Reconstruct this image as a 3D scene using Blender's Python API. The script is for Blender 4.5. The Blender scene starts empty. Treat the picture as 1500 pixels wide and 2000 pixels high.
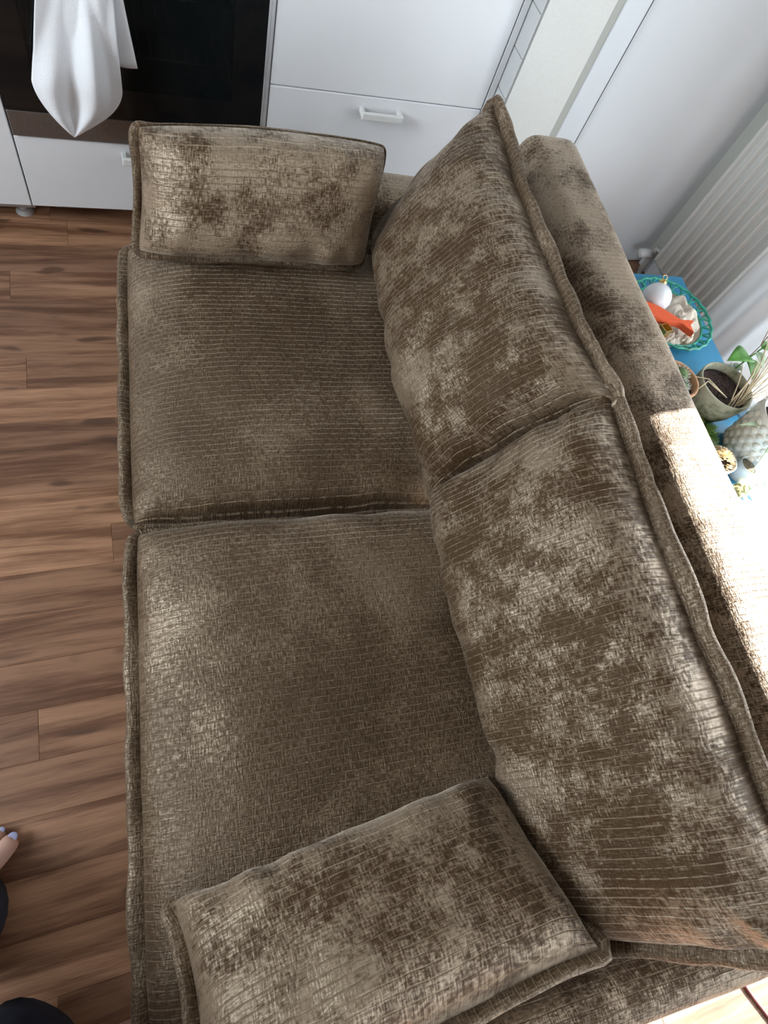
import bpy, bmesh, math, random
from mathutils import Vector, Matrix, noise

random.seed(7)
SC = bpy.context.scene
COL = SC.collection

# ------------------------------------------------------------------ camera
EYE = 1.394
cam_d = bpy.data.cameras.new('camera')
cam = bpy.data.objects.new('camera', cam_d)
COL.objects.link(cam)
cam_d.sensor_fit = 'HORIZONTAL'
cam_d.sensor_width = 36.0
cam_d.lens = 36.0 * 1179.54 / 1500.0
cam_d.clip_start = 0.02
Rm = Matrix(((0.93571763, 0.11559668, -0.33327154),
             (-0.24239189, 0.89710368, -0.36939296),
             (0.25627853, 0.42642982, 0.86745543)))
cam.matrix_world = Matrix.Translation((0, 0, EYE)) @ Rm.to_4x4()
SC.camera = cam

# ------------------------------------------------------------------ light
world = bpy.data.worlds.new('sky')
SC.world = world
world.use_nodes = True
wn = world.node_tree
bg = wn.nodes['Background']
sky = wn.nodes.new('ShaderNodeTexSky')
sky.sky_type = 'NISHITA'
sky.sun_disc = False
sky.sun_elevation = math.radians(36)
sky.sun_rotation = math.radians(87)
wn.links.new(sky.outputs[0], bg.inputs[0])
bg.inputs[1].default_value = 0.35

SUN_E = math.radians(36)
sun_d = bpy.data.lights.new('sun', 'SUN')
sun_d.energy = 60.0
sun_d.color = (1.0, 0.98, 0.95)
sun_d.angle = math.radians(0.6)
sun = bpy.data.objects.new('sun', sun_d)
COL.objects.link(sun)
sd = Vector((0.998 * math.cos(SUN_E), 0.06 * math.cos(SUN_E), math.sin(SUN_E)))
sun.rotation_euler = sd.to_track_quat('Z', 'Y').to_euler()
sun.location = (4, -3, 4)

def area(name, loc, direction, sx, sy, power, color):
    d = bpy.data.lights.new(name, 'AREA')
    d.shape = 'RECTANGLE'; d.size = sx; d.size_y = sy; d.energy = power; d.color = color
    o = bpy.data.objects.new(name, d); COL.objects.link(o)
    o.location = loc
    o.rotation_euler = Vector(direction).to_track_quat('-Z', 'Y').to_euler()
    return o
# daylight of the balcony door on the right, and fill lamps at added, unseen windows left and behind
area('window_daylight', (2.10, -0.32, 1.15), (-1, 0, 0), 2.25, 2.1, 92, (0.85, 0.94, 1.0))
area('side_fill_light', (-2.34, 0.35, 1.72), (1, 0, -0.2), 0.9, 1.5, 110, (0.86, 0.94, 1.0))
area('near_fill_light', (0.95, -2.38, 1.25), (0, 1, -0.15), 1.5, 1.2, 30, (0.95, 0.97, 1.0))

vs = SC.view_settings
SC.display_settings.display_device = 'sRGB'
vs.view_transform = 'Standard'
vs.look = 'None'
vs.gamma = 1.0
vs.use_curve_mapping = False
vs.exposure = -0.32

# ------------------------------------------------------------------ node helpers
class NT:
    def __init__(self, name):
        self.m = bpy.data.materials.new(name); self.m.use_nodes = True
        self.t = self.m.node_tree; self.n = self.t.nodes; self.l = self.t.links
        self.b = self.n['Principled BSDF']; self.out = self.n['Material Output']
    def put(self, sock, v):
        if isinstance(v, bpy.types.NodeSocket): self.l.new(v, sock)
        elif v is not None: sock.default_value = v
    def math(self, op, a, b=None, c=None, clamp=False):
        q = self.n.new('ShaderNodeMath'); q.operation = op; q.use_clamp = clamp
        self.put(q.inputs[0], a)
        if b is not None: self.put(q.inputs[1], b)
        if c is not None: self.put(q.inputs[2], c)
        return q.outputs[0]
    def mapr(self, v, a, b, c=0.0, d=1.0, smooth=True):
        q = self.n.new('ShaderNodeMapRange')
        if smooth: q.interpolation_type = 'SMOOTHSTEP'
        self.put(q.inputs[0], v)
        for i, x in enumerate((a, b, c, d)): q.inputs[i + 1].default_value = x
        return q.outputs[0]
    def noise(self, vec, scale, detail=2.0, rough=0.5):
        q = self.n.new('ShaderNodeTexNoise')
        if vec is not None: self.l.new(vec, q.inputs['Vector'])
        q.inputs['Scale'].default_value = scale; q.inputs['Detail'].default_value = detail
        q.inputs['Roughness'].default_value = rough
        return q.outputs[0]
    def comb(self, x, y, z=0.0):
        q = self.n.new('ShaderNodeCombineXYZ')
        for i, v in enumerate((x, y, z)): self.put(q.inputs[i], v)
        return q.outputs[0]
    def sep(self, vec):
        q = self.n.new('ShaderNodeSeparateXYZ'); self.l.new(vec, q.inputs[0]); return q.outputs
    def coord(self, which):
        q = self.n.new('ShaderNodeTexCoord'); return q.outputs[which]
    def objrand(self):
        q = self.n.new('ShaderNodeObjectInfo'); return q.outputs['Random']
    def mix(self, f, a, b):
        q = self.n.new('ShaderNodeMix'); q.data_type = 'RGBA'
        self.put(q.inputs[0], f); self.put(q.inputs[6], rgba(a)); self.put(q.inputs[7], rgba(b))
        return q.outputs[2]
    def bump(self, h, dist, strength=1.0):
        q = self.n.new('ShaderNodeBump'); q.inputs['Strength'].default_value = strength
        q.inputs['Distance'].default_value = dist; self.l.new(h, q.inputs['Height'])
        self.l.new(q.outputs[0], self.b.inputs['Normal'])
    def set(self, **k):
        for a, v in k.items():
            self.put(self.b.inputs[a.replace('_', ' ')], rgba(v) if isinstance(v, tuple) else v)
        return self

def rgba(c):
    if isinstance(c, tuple) and len(c) == 3: return (c[0], c[1], c[2], 1.0)
    return c

def plain(name, color, rough=0.5, metal=0.0, var=0.0, scale=30, bump=0.0, **k):
    t = NT(name)
    t.set(Roughness=rough, Metallic=metal, **k)
    if var or bump:
        n = t.noise(t.coord('Object'), scale, 4.0, 0.55)
        if var:
            lo = tuple(c * (1 - var) for c in color); hi = tuple(min(1, c * (1 + var)) for c in color)
            t.l.new(t.mix(t.mapr(n, 0.3, 0.7), lo, hi), t.b.inputs['Base Color'])
        else: t.set(Base_Color=color)
        if bump: t.bump(n, bump)
    else: t.set(Base_Color=color)
    return t.m

def make_fabric(name, scale, lo, hi, smin=0.22, light=(0.140, 0.098, 0.062)):
    t = NT(name)
    uv = t.coord('UV'); s = t.sep(uv); u, v = s[0], s[1]
    geo = t.noise(t.coord('Object'), scale, 6.0, 0.68)
    wob = t.math('MULTIPLY', t.math('SUBTRACT', t.noise(uv, 9.0, 2.0), 0.5), 0.006)
    row = t.math('DIVIDE', t.math('ADD', v, wob), 0.0108)
    fr = t.math('FRACT', row)
    d = t.math('MULTIPLY', t.math('ABSOLUTE', t.math('SUBTRACT', fr, 0.5)), 2.0)
    line = t.mapr(d, 0.80, 0.97)
    brk = t.noise(t.comb(t.math('MULTIPLY', u, 90.0), t.math('MULTIPLY', t.math('FLOOR', t.math('ADD', row, 0.5)), 5.3)), 1.0, 2.0)
    line = t.math('MULTIPLY', line, t.mapr(brk, 0.36, 0.56, 0.15, 1.0))
    na = t.noise(t.comb(t.math('MULTIPLY', u, 110.0), t.math('MULTIPLY', v, 420.0)), 1.0, 3.0)
    nb = t.noise(t.comb(t.math('MULTIPLY', u, 420.0), t.math('MULTIPLY', v, 90.0), 3.0), 1.0, 3.0)
    p = t.math('ADD', geo, t.math('MULTIPLY', t.math('SUBTRACT', na, 0.5), 0.26))
    p = t.math('ADD', p, t.math('MULTIPLY', t.math('SUBTRACT', nb, 0.5), 0.34))
    nap = t.mapr(p, lo, hi)
    base = t.mix(nap, (0.055, 0.029, 0.0125), light)
    base = t.mix(t.math('MULTIPLY', line, 0.75), base, (0.36, 0.26, 0.165))
    t.l.new(base, t.b.inputs['Base Color'])
    t.l.new(t.mapr(nap, 0.0, 1.0, 0.52, 0.44), t.b.inputs['Roughness'])
    t.b.inputs['IOR'].default_value = 1.8
    t.b.inputs['Specular Tint'].default_value = (1.0, 0.83, 0.63, 1)
    t.l.new(t.math('MULTIPLY', t.math('MULTIPLY', t.mapr(nap, 0.0, 1.0, smin, 1.0), t.mapr(t.math('ADD', na, nb), 0.75, 1.25, 0.55, 1.5)), t.math('SUBTRACT', 1.0, t.math('MULTIPLY', line, 0.8))), t.b.inputs['Specular IOR Level'])
    sh = t.math('MULTIPLY', t.mapr(nap, 0.0, 1.0, 0.30, 0.65), t.math('SUBTRACT', 1.0, t.math('MULTIPLY', line, 0.7)))
    t.l.new(sh, t.b.inputs['Sheen Weight'])
    t.b.inputs['Sheen Roughness'].default_value = 0.30
    t.b.inputs['Sheen Tint'].default_value = (1.0, 0.89, 0.75, 1)
    h = t.math('ADD', t.math('MULTIPLY', nb, 0.6), t.math('MULTIPLY', na, 0.6))
    h = t.math('SUBTRACT', h, t.math('MULTIPLY', line, 0.7))
    t.bump(h, 0.0028, 0.85)
    return t.m

def make_wood():
    t = NT('walnut_laminate')
    r = t.objrand()
    o = t.sep(t.coord('Object'))
    off = t.math('MULTIPLY', r, 57.0)
    warp = t.noise(t.comb(t.math('MULTIPLY', o[0], 1.6), t.math('MULTIPLY', o[1], 9.0), off), 1.0, 2.0)
    vec = t.comb(t.math('MULTIPLY', o[0], 2.0), t.math('ADD', t.math('MULTIPLY', o[1], 30.0), t.math('MULTIPLY', warp, 2.2)), off)
    g = t.noise(vec, 1.0, 5.0, 0.62)
    fine = t.noise(t.comb(t.math('MULTIPLY', o[0], 18.0), t.math('MULTIPLY', o[1], 420.0), off), 1.0, 3.0)
    knot = t.mapr(t.noise(t.comb(t.math('MULTIPLY', o[0], 7.0), t.math('MULTIPLY', o[1], 22.0), off), 1.0, 1.0), 0.64, 0.74)
    f = t.math('ADD', t.math('MULTIPLY', g, 0.85), t.math('MULTIPLY', fine, 0.15))
    c = t.mix(t.mapr(f, 0.36, 0.64), (0.16, 0.074, 0.040), (0.43, 0.245, 0.148))
    tone = t.mix(r, (0.62, 0.57, 0.55), (1.22, 1.17, 1.10))
    q = t.n.new('ShaderNodeMix'); q.data_type = 'RGBA'; q.blend_type = 'MULTIPLY'
    q.inputs[0].default_value = 1.0; t.l.new(c, q.inputs[6]); t.l.new(tone, q.inputs[7])
    c = t.mix(t.math('MULTIPLY', knot, 0.75), q.outputs[2], (0.07, 0.034, 0.02))
    t.l.new(c, t.b.inputs['Base Color'])
    t.set(Roughness=0.42)
    t.b.inputs['Specular IOR Level'].default_value = 0.4
    t.bump(fine, 0.0004, 0.5)
    return t.m

def make_moss_pot():
    t = NT('weathered_stoneware')
    n = t.noise(t.coord('Object'), 26.0, 6.0, 0.65)
    z = t.sep(t.coord('Object'))[2]
    n2 = t.math('ADD', n, t.mapr(z, 0.0, 0.09, -0.15, 0.12))
    t.l.new(t.mix(t.mapr(n2, 0.35, 0.68), (0.055, 0.075, 0.03), (0.36, 0.36, 0.27)), t.b.inputs['Base Color'])
    t.set(Roughness=0.9); t.bump(n, 0.002)
    return t.m

def make_see_through(name, amount, color, rough=0.05):
    t = NT(name); t.set(Base_Color=color, Roughness=rough)
    tr = t.n.new('ShaderNodeBsdfTransparent'); mx = t.n.new('ShaderNodeMixShader')
    mx.inputs[0].default_value = amount
    t.l.new(t.b.outputs[0], mx.inputs[1]); t.l.new(tr.outputs[0], mx.inputs[2])
    t.l.new(mx.outputs[0], t.out.inputs[0])
    return t.m

def make_curtain():
    t = NT('white_voile')
    t.set(Base_Color=(0.86, 0.87, 0.88), Roughness=0.8)
    tl = t.n.new('ShaderNodeBsdfTranslucent'); tl.inputs[0].default_value = (0.85, 0.87, 0.9, 1)
    mx = t.n.new('ShaderNodeMixShader'); mx.inputs[0].default_value = 0.45
    t.l.new(t.b.outputs[0], mx.inputs[1]); t.l.new(tl.outputs[0], mx.inputs[2])
    t.l.new(mx.outputs[0], t.out.inputs[0])
    w = t.noise(t.coord('Object'), 400.0, 1.0); t.bump(w, 0.0004)
    return t.m

M = {}
M['fabric'] = make_fabric('ribbed_chenille', 4.2, 0.40, 0.70, 0.52, (0.125, 0.082, 0.047))  # same chenille, darker nap carries the shade on the seat
M['fabric_crushed'] = make_fabric('crushed_ribbed_chenille', 11.0, 0.41, 0.65, 0.18)
M['fabric_lit'] = make_fabric('lit_ribbed_chenille', 10.0, 0.33, 0.60, 0.20, (0.215, 0.155, 0.102))  # same chenille made paler; brightness of the lit pillows and frame put in colour
M['wood'] = make_wood()
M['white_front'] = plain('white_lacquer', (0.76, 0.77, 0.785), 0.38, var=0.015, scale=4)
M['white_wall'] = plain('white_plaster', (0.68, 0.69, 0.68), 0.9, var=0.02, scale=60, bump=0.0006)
M['cream_wall'] = plain('cream_plaster', (0.70, 0.70, 0.66), 0.92, var=0.02, scale=140, bump=0.0008)
M['grey_strip'] = plain('greige_paint', (0.42, 0.42, 0.38), 0.8)
M['white_paint'] = plain('white_gloss_paint', (0.67, 0.69, 0.71), 0.45)
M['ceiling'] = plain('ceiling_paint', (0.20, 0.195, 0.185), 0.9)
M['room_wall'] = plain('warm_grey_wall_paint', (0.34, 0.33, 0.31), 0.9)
M['right_wall'] = plain('shaded_cream_wall_paint', (0.46, 0.46, 0.42), 0.9)  # cream paint darkened to hold the shade by the corner
M['dark_gap'] = plain('shadow_gap_black', (0.03, 0.03, 0.03), 0.9)
M['tile'] = plain('white_wall_tile', (0.62, 0.63, 0.63), 0.25, var=0.02, scale=8)
M['grout'] = plain('grey_grout', (0.33, 0.33, 0.32), 0.95)
M['black_glass'] = plain('black_glass', (0.006, 0.007, 0.008), 0.07)
M['oven_pane'] = make_see_through('oven_window_glass', 0.35, (0.006, 0.009, 0.010), 0.06)
M['cavity'] = plain('dark_enamel', (0.012, 0.013, 0.014), 0.4)
M['steel'] = plain('brushed_steel', (0.26, 0.245, 0.235), 0.42, 0.9, var=0.05, scale=90)
M['rack_steel'] = plain('rack_steel', (0.35, 0.36, 0.37), 0.3, 1.0)
M['plastic_white'] = plain('white_plastic', (0.74, 0.74, 0.72), 0.45)
M['leg_plastic'] = plain('grey_plastic', (0.45, 0.43, 0.42), 0.5)
M['towel'] = plain('white_cotton', (0.84, 0.855, 0.88), 0.9, var=0.02, scale=300, bump=0.0008)
M['radiator'] = plain('radiator_enamel', (0.58, 0.58, 0.55), 0.5)
M['curtain'] = make_curtain()
M['window_glass'] = make_see_through('window_glass', 0.92, (0.8, 0.85, 0.85), 0.02)
M['blue'] = plain('blue_lacquer', (0.035, 0.245, 0.44), 0.35, var=0.12, scale=5)
M['green_wire'] = plain('green_enamel', (0.03, 0.33, 0.24), 0.4, var=0.25, scale=40)
M['plate_base'] = plain('brown_glaze', (0.30, 0.235, 0.17), 0.6, var=0.2, scale=30)
M['ball'] = plain('pearl_white_glass', (0.78, 0.80, 0.84), 0.18)
M['gold'] = plain('gold_metal', (0.72, 0.52, 0.20), 0.32, 1.0)
M['pink_print'] = plain('rose_print', (0.62, 0.22, 0.20), 0.5)
M['fish'] = plain('orange_red_felt', (0.78, 0.115, 0.035), 0.75, var=0.06, scale=120, bump=0.0005)
M['paper'] = plain('beige_paper', (0.62, 0.56, 0.47), 0.9, var=0.08, scale=60, bump=0.0008)
M['shell'] = plain('cream_shell', (0.70, 0.62, 0.50), 0.6, var=0.2, scale=90)
M['brass'] = plain('brass', (0.62, 0.42, 0.15), 0.38, 1.0, var=0.1, scale=60)
M['terracotta'] = plain('terracotta', (0.47, 0.255, 0.14), 0.85, var=0.22, scale=40, bump=0.0006)
M['soil'] = plain('dark_soil', (0.045, 0.027, 0.022), 1.0, var=0.6, scale=180, bump=0.004)
M['cactus'] = plain('cactus_green', (0.10, 0.17, 0.06), 0.8, var=0.3, scale=60)
M['wool'] = plain('white_spines', (0.72, 0.74, 0.70), 0.9)
M['moss_pot'] = make_moss_pot()
M['straw'] = plain('dry_straw', (0.60, 0.50, 0.34), 0.8, var=0.2, scale=40)
M['leaf'] = plain('leaf_green', (0.075, 0.235, 0.035), 0.45, var=0.35, scale=30)
M['leaf_pale'] = plain('pale_leaf_green', (0.42, 0.55, 0.36), 0.55, var=0.2, scale=30)
M['moss'] = plain('moss_green', (0.19, 0.36, 0.08), 0.9, var=0.45, scale=70)
M['twig'] = plain('brown_twig', (0.20, 0.12, 0.08), 0.8)
M['dry_leaf'] = plain('dry_leaf', (0.34, 0.19, 0.07), 0.8, var=0.3, scale=60)
M['hobnail'] = plain('milky_hobnail_glass', (0.60, 0.60, 0.55), 0.28, var=0.10, scale=25)
M['pot_white'] = plain('white_glazed_pot', (0.78, 0.78, 0.76), 0.3)
M['bloom'] = plain('dried_cream_petals', (0.80, 0.66, 0.44), 0.85, var=0.12, scale=80)
M['jar'] = make_see_through('jar_glass', 0.55, (0.75, 0.8, 0.82), 0.05)
M['jar_fill'] = plain('dried_herbs', (0.115, 0.095, 0.06), 0.95, var=0.4, scale=150, bump=0.003)
M['lichen'] = plain('yellow_lichen_stone', (0.28, 0.25, 0.10), 0.95, var=0.5, scale=60, bump=0.003)
M['cover_white'] = plain('white_cover', (0.80, 0.82, 0.83), 0.45)
M['cover_cyan'] = plain('cyan_print', (0.05, 0.30, 0.37), 0.45)
M['cover_navy'] = plain('navy_print', (0.010, 0.012, 0.06), 0.45)
M['red_cord'] = plain('faded_red_cord', (0.16, 0.045, 0.045), 0.7)
M['skin'] = plain('skin', (0.52, 0.31, 0.24), 0.5, var=0.06, scale=30, Subsurface_Weight=0.08)
M['nail'] = plain('lavender_nail_polish', (0.36, 0.37, 0.55), 0.25)
M['trouser'] = plain('navy_cotton', (0.010, 0.014, 0.030), 0.85, var=0.2, scale=40, bump=0.001)
M['sofa_leg'] = plain('dark_wood_leg', (0.06, 0.04, 0.03), 0.5)

# ------------------------------------------------------------------ object helpers
def link(name, me, mat=None, parent=None, smooth=False):
    o = bpy.data.objects.new(name, me); COL.objects.link(o)
    if mat is not None and not me.materials: me.materials.append(mat)
    if smooth:
        for p in me.polygons: p.use_smooth = True
    if parent: o.parent = parent
    return o

def mesh(name, verts, faces, mat, parent=None, smooth=False, uvs=None):
    me = bpy.data.meshes.new(name)
    me.from_pydata([tuple(v) for v in verts], [], faces); me.update()
    if uvs is not None:
        lay = me.uv_layers.new(name='UVMap')
        for lp in me.loops: lay.data[lp.index].uv = uvs[lp.vertex_index]
    return link(name, me, mat, parent, smooth)

def from_bm(name, bm, mat, parent=None, smooth=False):
    me = bpy.data.meshes.new(name); bm.to_mesh(me); bm.free()
    return link(name, me, mat, parent, smooth)

def box_bm(bm, x0, x1, y0, y1, z0, z1, bev=0.0, seg=2):
    r = bmesh.ops.create_cube(bm, size=1.0)
    vs_ = r['verts']
    for v in vs_:
        v.co = Vector((x0 + (v.co.x + .5) * (x1 - x0), y0 + (v.co.y + .5) * (y1 - y0), z0 + (v.co.z + .5) * (z1 - z0)))
    if bev:
        es = list({e for v in vs_ for e in v.link_edges})
        bmesh.ops.bevel(bm, geom=es, offset=bev, segments=seg, profile=0.5, affect='EDGES')
    return bm

def box(name, x0, x1, y0, y1, z0, z1, mat, parent=None, bev=0.0, seg=2, smooth=False):
    return from_bm(name, box_bm(bmesh.new(), x0, x1, y0, y1, z0, z1, bev, seg), mat, parent, smooth)

def tube_geo(pts, rads, n=8, cap=True):
    V, F = [], []
    pts = [Vector(p) for p in pts]
    if not hasattr(rads, '__len__'): rads = [rads] * len(pts)
    ref = Vector((0, 0, 1))
    t0 = (pts[1] - pts[0]).normalized()
    if abs(t0.dot(ref)) > 0.9: ref = Vector((1, 0, 0))
    a = t0.cross(ref).normalized()
    for i, p in enumerate(pts):
        t = (pts[min(i + 1, len(pts) - 1)] - pts[max(i - 1, 0)]).normalized()
        a = (a - t * a.dot(t)).normalized(); b = t.cross(a)
        for k in range(n):
            q = 2 * math.pi * k / n
            V.append(p + (a * math.cos(q) + b * math.sin(q)) * rads[i])
    for i in range(len(pts) - 1):
        for k in range(n):
            k2 = (k + 1) % n
            F.append((i * n + k, i * n + k2, (i + 1) * n + k2, (i + 1) * n + k))
    if cap:
        F.append(tuple(reversed(range(n)))); F.append(tuple(range((len(pts) - 1) * n, len(pts) * n)))
    return V, F

def tube(name, pts, rads, mat, parent=None, n=8, smooth=True):
    V, F = tube_geo(pts, rads, n)
    return mesh(name, V, F, mat, parent, smooth)

def lathe_geo(prof, n=32, center=(0, 0, 0), cap0=True, cap1=True, wob=None):
    V, F = [], []
    cx, cy, cz = center
    for j, (r, z) in enumerate(prof):
        for k in range(n):
            q = 2 * math.pi * k / n
            rr = r + (wob(q, j) if wob else 0)
            V.append((cx + rr * math.cos(q), cy + rr * math.sin(q), cz + z))
    for j in range(len(prof) - 1):
        for k in range(n):
            k2 = (k + 1) % n
            F.append((j * n + k, j * n + k2, (j + 1) * n + k2, (j + 1) * n + k))
    if cap0: F.append(tuple(reversed(range(n))))
    if cap1: F.append(tuple(range((len(prof) - 1) * n, len(prof) * n)))
    return V, F

def lathe(name, prof, mat, parent=None, n=32, center=(0, 0, 0), smooth=True, wob=None):
    V, F = lathe_geo(prof, n, center, wob=wob)
    return mesh(name, V, F, mat, parent, smooth)

def merge_geo(parts):
    V, F = [], []
    for v, f in parts:
        o = len(V); V += list(v); F += [tuple(i + o for i in q) for q in f]
    return V, F

def tag(o, label, cat, group=None, kind=None):
    o['label'] = label; o['category'] = cat
    if group: o['group'] = group
    if kind: o['kind'] = kind
    return o

def thing(name, label, cat, loc=(0, 0, 0), rz=0.0, group=None):
    o = bpy.data.objects.new(name, None); COL.objects.link(o)
    o.empty_display_size = 0.05
    o.location = loc; o.rotation_euler = (0, 0, rz)
    return tag(o, label, cat, group)

def structure(o):
    o['kind'] = 'structure'; return o

def smooth_by_angle(o, deg=40):
    me = o.data
    for p in me.polygons: p.use_smooth = True
    me.set_sharp_from_angle(angle=math.radians(deg))
    return o

# ------------------------------------------------------------------ setting
KY = 1.585          # plane of the kitchen fronts
WX = 1.865          # right wall
WY = 1.527          # far white wall beside the kitchen
floor = structure(box('floor', -2.6, WX + 0.3, -2.6, 2.3, -0.12, -0.012, M['wood']))
# planks of the floor, one object each
PW = 0.0975
def plank_mesh(L, W):
    bm = box_bm(bmesh.new(), 0, L, 0, W, -0.012, 0.0)
    top = [e for e in bm.edges if all(abs(v.co.z) < 1e-6 for v in e.verts)]
    bmesh.ops.bevel(bm, geom=top, offset=0.0009, segments=1, affect='EDGES')
    me = bpy.data.meshes.new('plank'); bm.to_mesh(me); bm.free(); me.materials.append(M['wood'])
    return me
PM = {L: plank_mesh(L, PW) for L in (0.42, 0.56, 0.70, 0.84)}
rp = random.Random(3)
y = -1.3
while y < 2.15:
    x = -1.15 - rp.random() * 0.5
    while x < WX - 0.02:
        L = rp.choice((0.42, 0.56, 0.70, 0.84))
        if x + L > WX: 
            cand = [q for q in PM if x + q <= WX + 0.25]
            L = cand[0] if cand else 0.42
        o = bpy.data.objects.new('plank', PM[L]); COL.objects.link(o); o.parent = floor
        o.location = (x, y, 0)
        x += L
    y += PW

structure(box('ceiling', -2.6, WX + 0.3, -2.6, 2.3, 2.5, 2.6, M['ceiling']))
# left wall with the opening of an added window
def wall_with_hole(name, axis, a0, a1, w0, w1, hz0, hz1, h0, h1, mat):
    bm = bmesh.new()
    def b(p0, p1, z0, z1):
        if axis == 'Y': box_bm(bm, p0, p1, a0, a1, z0, z1)
        else: box_bm(bm, a0, a1, p0, p1, z0, z1)
    b(w0, h0, -0.05, 2.5); b(h1, w1, -0.05, 2.5); b(h0, h1, -0.05, hz0); b(h0, h1, hz1, 2.5)
    return structure(from_bm(name, bm, mat))
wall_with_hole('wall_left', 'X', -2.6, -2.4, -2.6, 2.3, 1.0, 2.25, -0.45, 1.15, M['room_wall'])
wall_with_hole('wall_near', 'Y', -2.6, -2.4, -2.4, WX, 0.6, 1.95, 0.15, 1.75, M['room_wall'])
w3 = structure(thing('window_added_near', '', '', (0, 0, 0)))  # added window out of view, goes with the near fill lamp
del w3['label']; del w3['category']
for a, b, c, d in ((0.15, 1.75, 0.6, 0.66), (0.15, 1.75, 1.89, 1.95), (0.15, 0.21, 0.66, 1.89), (1.69, 1.75, 0.66, 1.89)):
    box('window_frame', a, b, -2.5, -2.44, c, d, M['white_paint'], w3)
box('pane', 0.21, 1.69, -2.475, -2.469, 0.66, 1.89, M['window_glass'], w3)
DY0, DY1, DTOP = -1.46, 0.82, 2.17       # balcony door opening in the right wall
wall_with_hole('wall_right', 'X', WX, WX + 0.22, -2.6, 2.3, 0.03, DTOP, DY0, DY1, M['right_wall'])
structure(box('wall_far', -2.4, 0.99, 2.2, 2.3, -0.05, 2.5, M['white_wall']))
# projecting wall beside the kitchen with a tiled return
wb = structure(box('wall_back', 0.99, 1.171, WY, 2.3, -0.05, 2.5, M['cream_wall']))
bm = bmesh.new(); box_bm(bm, 0.9835, 0.99, WY + 0.003, 2.2, 0.0, 2.4)
from_bm('grout', bm, M['grout'], wb)
bm = box_bm(bmesh.new(), 0, 0.003, 0, 0.149, 0, 0.099, 0.0008, 1)
tme = bpy.data.meshes.new('tile'); bm.to_mesh(tme); bm.free(); tme.materials.append(M['tile'])
for k in range(24):
    for j in range(4):
        o = bpy.data.objects.new('tile', tme); COL.objects.link(o); o.parent = wb
        o.location = (0.981, WY + 0.002 + 0.151 * j, 0.0295 + 0.1012 * k)

# door and its casing in the far white wall
d1 = structure(box('door_1', 1.2715, WX, WY + 0.004, 1.62, 0.006, 2.1, M['white_paint']))
structure(box('wall_above_door', 1.171, WX, WY, 1.75, 2.1, 2.5, M['white_wall'])).name = 'wall_lintel'
structure(box('trim_1', 1.171, 1.194, WY + 0.001, 1.63, 0, 2.1, M['grey_strip']))
structure(box('trim_2', 1.194, 1.2665, WY - 0.004, 1.63, 0, 2.1, M['white_paint'], bev=0.002, seg=1))
structure(box('door_gap_shade', 1.2665, 1.2715, WY + 0.0005, 1.63, 0, 2.1, M['dark_gap']))  # flush black strip, stands in for the shade in the door gap

# balcony door on the right
win = structure(thing('window_1', '', '', (0, 0, 0)))
del win['label']; del win['category']
FX0, FX1 = WX + 0.04, WX + 0.11
for a, b in ((DY0, DY0 + 0.07), (DY1 - 0.07, DY1)):
    box('window_frame', FX0, FX1, a, b, 0.03, DTOP, M['white_paint'], win, 0.006, 1)
for a, b in ((0.03, 0.12), (DTOP - 0.07, DTOP)):
    box('window_frame', FX0, FX1, DY0 + .07, DY1 - .07, a, b, M['white_paint'], win, 0.006, 1)
for a, b in ((DY0 + 0.07, DY1 - 0.07),):
    box('pane', WX + 0.072, WX + 0.078, a, b, 0.12, DTOP - 0.07, M['window_glass'], win)
w2 = structure(thing('window_added_left', '', '', (0, 0, 0)))  # added window out of view, goes with the left fill lamp
del w2['label']; del w2['category']
for a, b, c, d in ((-0.45, 1.15, 1.0, 1.07), (-0.45, 1.15, 2.18, 2.25), (-0.45, -0.38, 1.07, 2.18), (1.08, 1.15, 1.07, 2.18)):
    box('window_frame', -2.5, -2.44, a, b, c, d, M['white_paint'], w2)
box('pane', -2.475, -2.469, -0.38, 1.08, 1.07, 2.18, M['window_glass'], w2)
structure(box('baseboard_right', WX - 0.014, WX, DY1, WY - 0.002, 0.0, 0.06, M['white_paint'], bev=0.003, seg=1))

# ------------------------------------------------------------------ kitchen units
def bar_handle(parent, x0, x1, z, yf):
    bm = bmesh.new()
    box_bm(bm, x0, x1, yf - 0.034, yf - 0.024, z - 0.010, z + 0.010, 0.003, 2)
    for xx in (x0, x1 - 0.012):
        box_bm(bm, xx, xx + 0.012, yf - 0.027, yf + 0.001, z - 0.007, z + 0.007, 0.002, 1)
    return from_bm('handle', bm, M['plastic_white'], parent)

def unit_leg(parent, x, y0, h=0.08):
    bm = bmesh.new()
    r = bmesh.ops.create_cone(bm, cap_ends=True, segments=16, radius1=0.024, radius2=0.018, depth=0.012)
    for v in r['verts']: v.co += Vector((x, y0, 0.006))
    r = bmesh.ops.create_cone(bm, cap_ends=True, segments=12, radius1=0.013, radius2=0.013, depth=h - 0.01)
    for v in r['verts']: v.co += Vector((x, y0, 0.01 + (h - 0.01) / 2))
    return smooth_by_angle(from_bm('leg', bm, M['leg_plastic'], parent))

ZB, ZT = 0.08, 0.88
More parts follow.
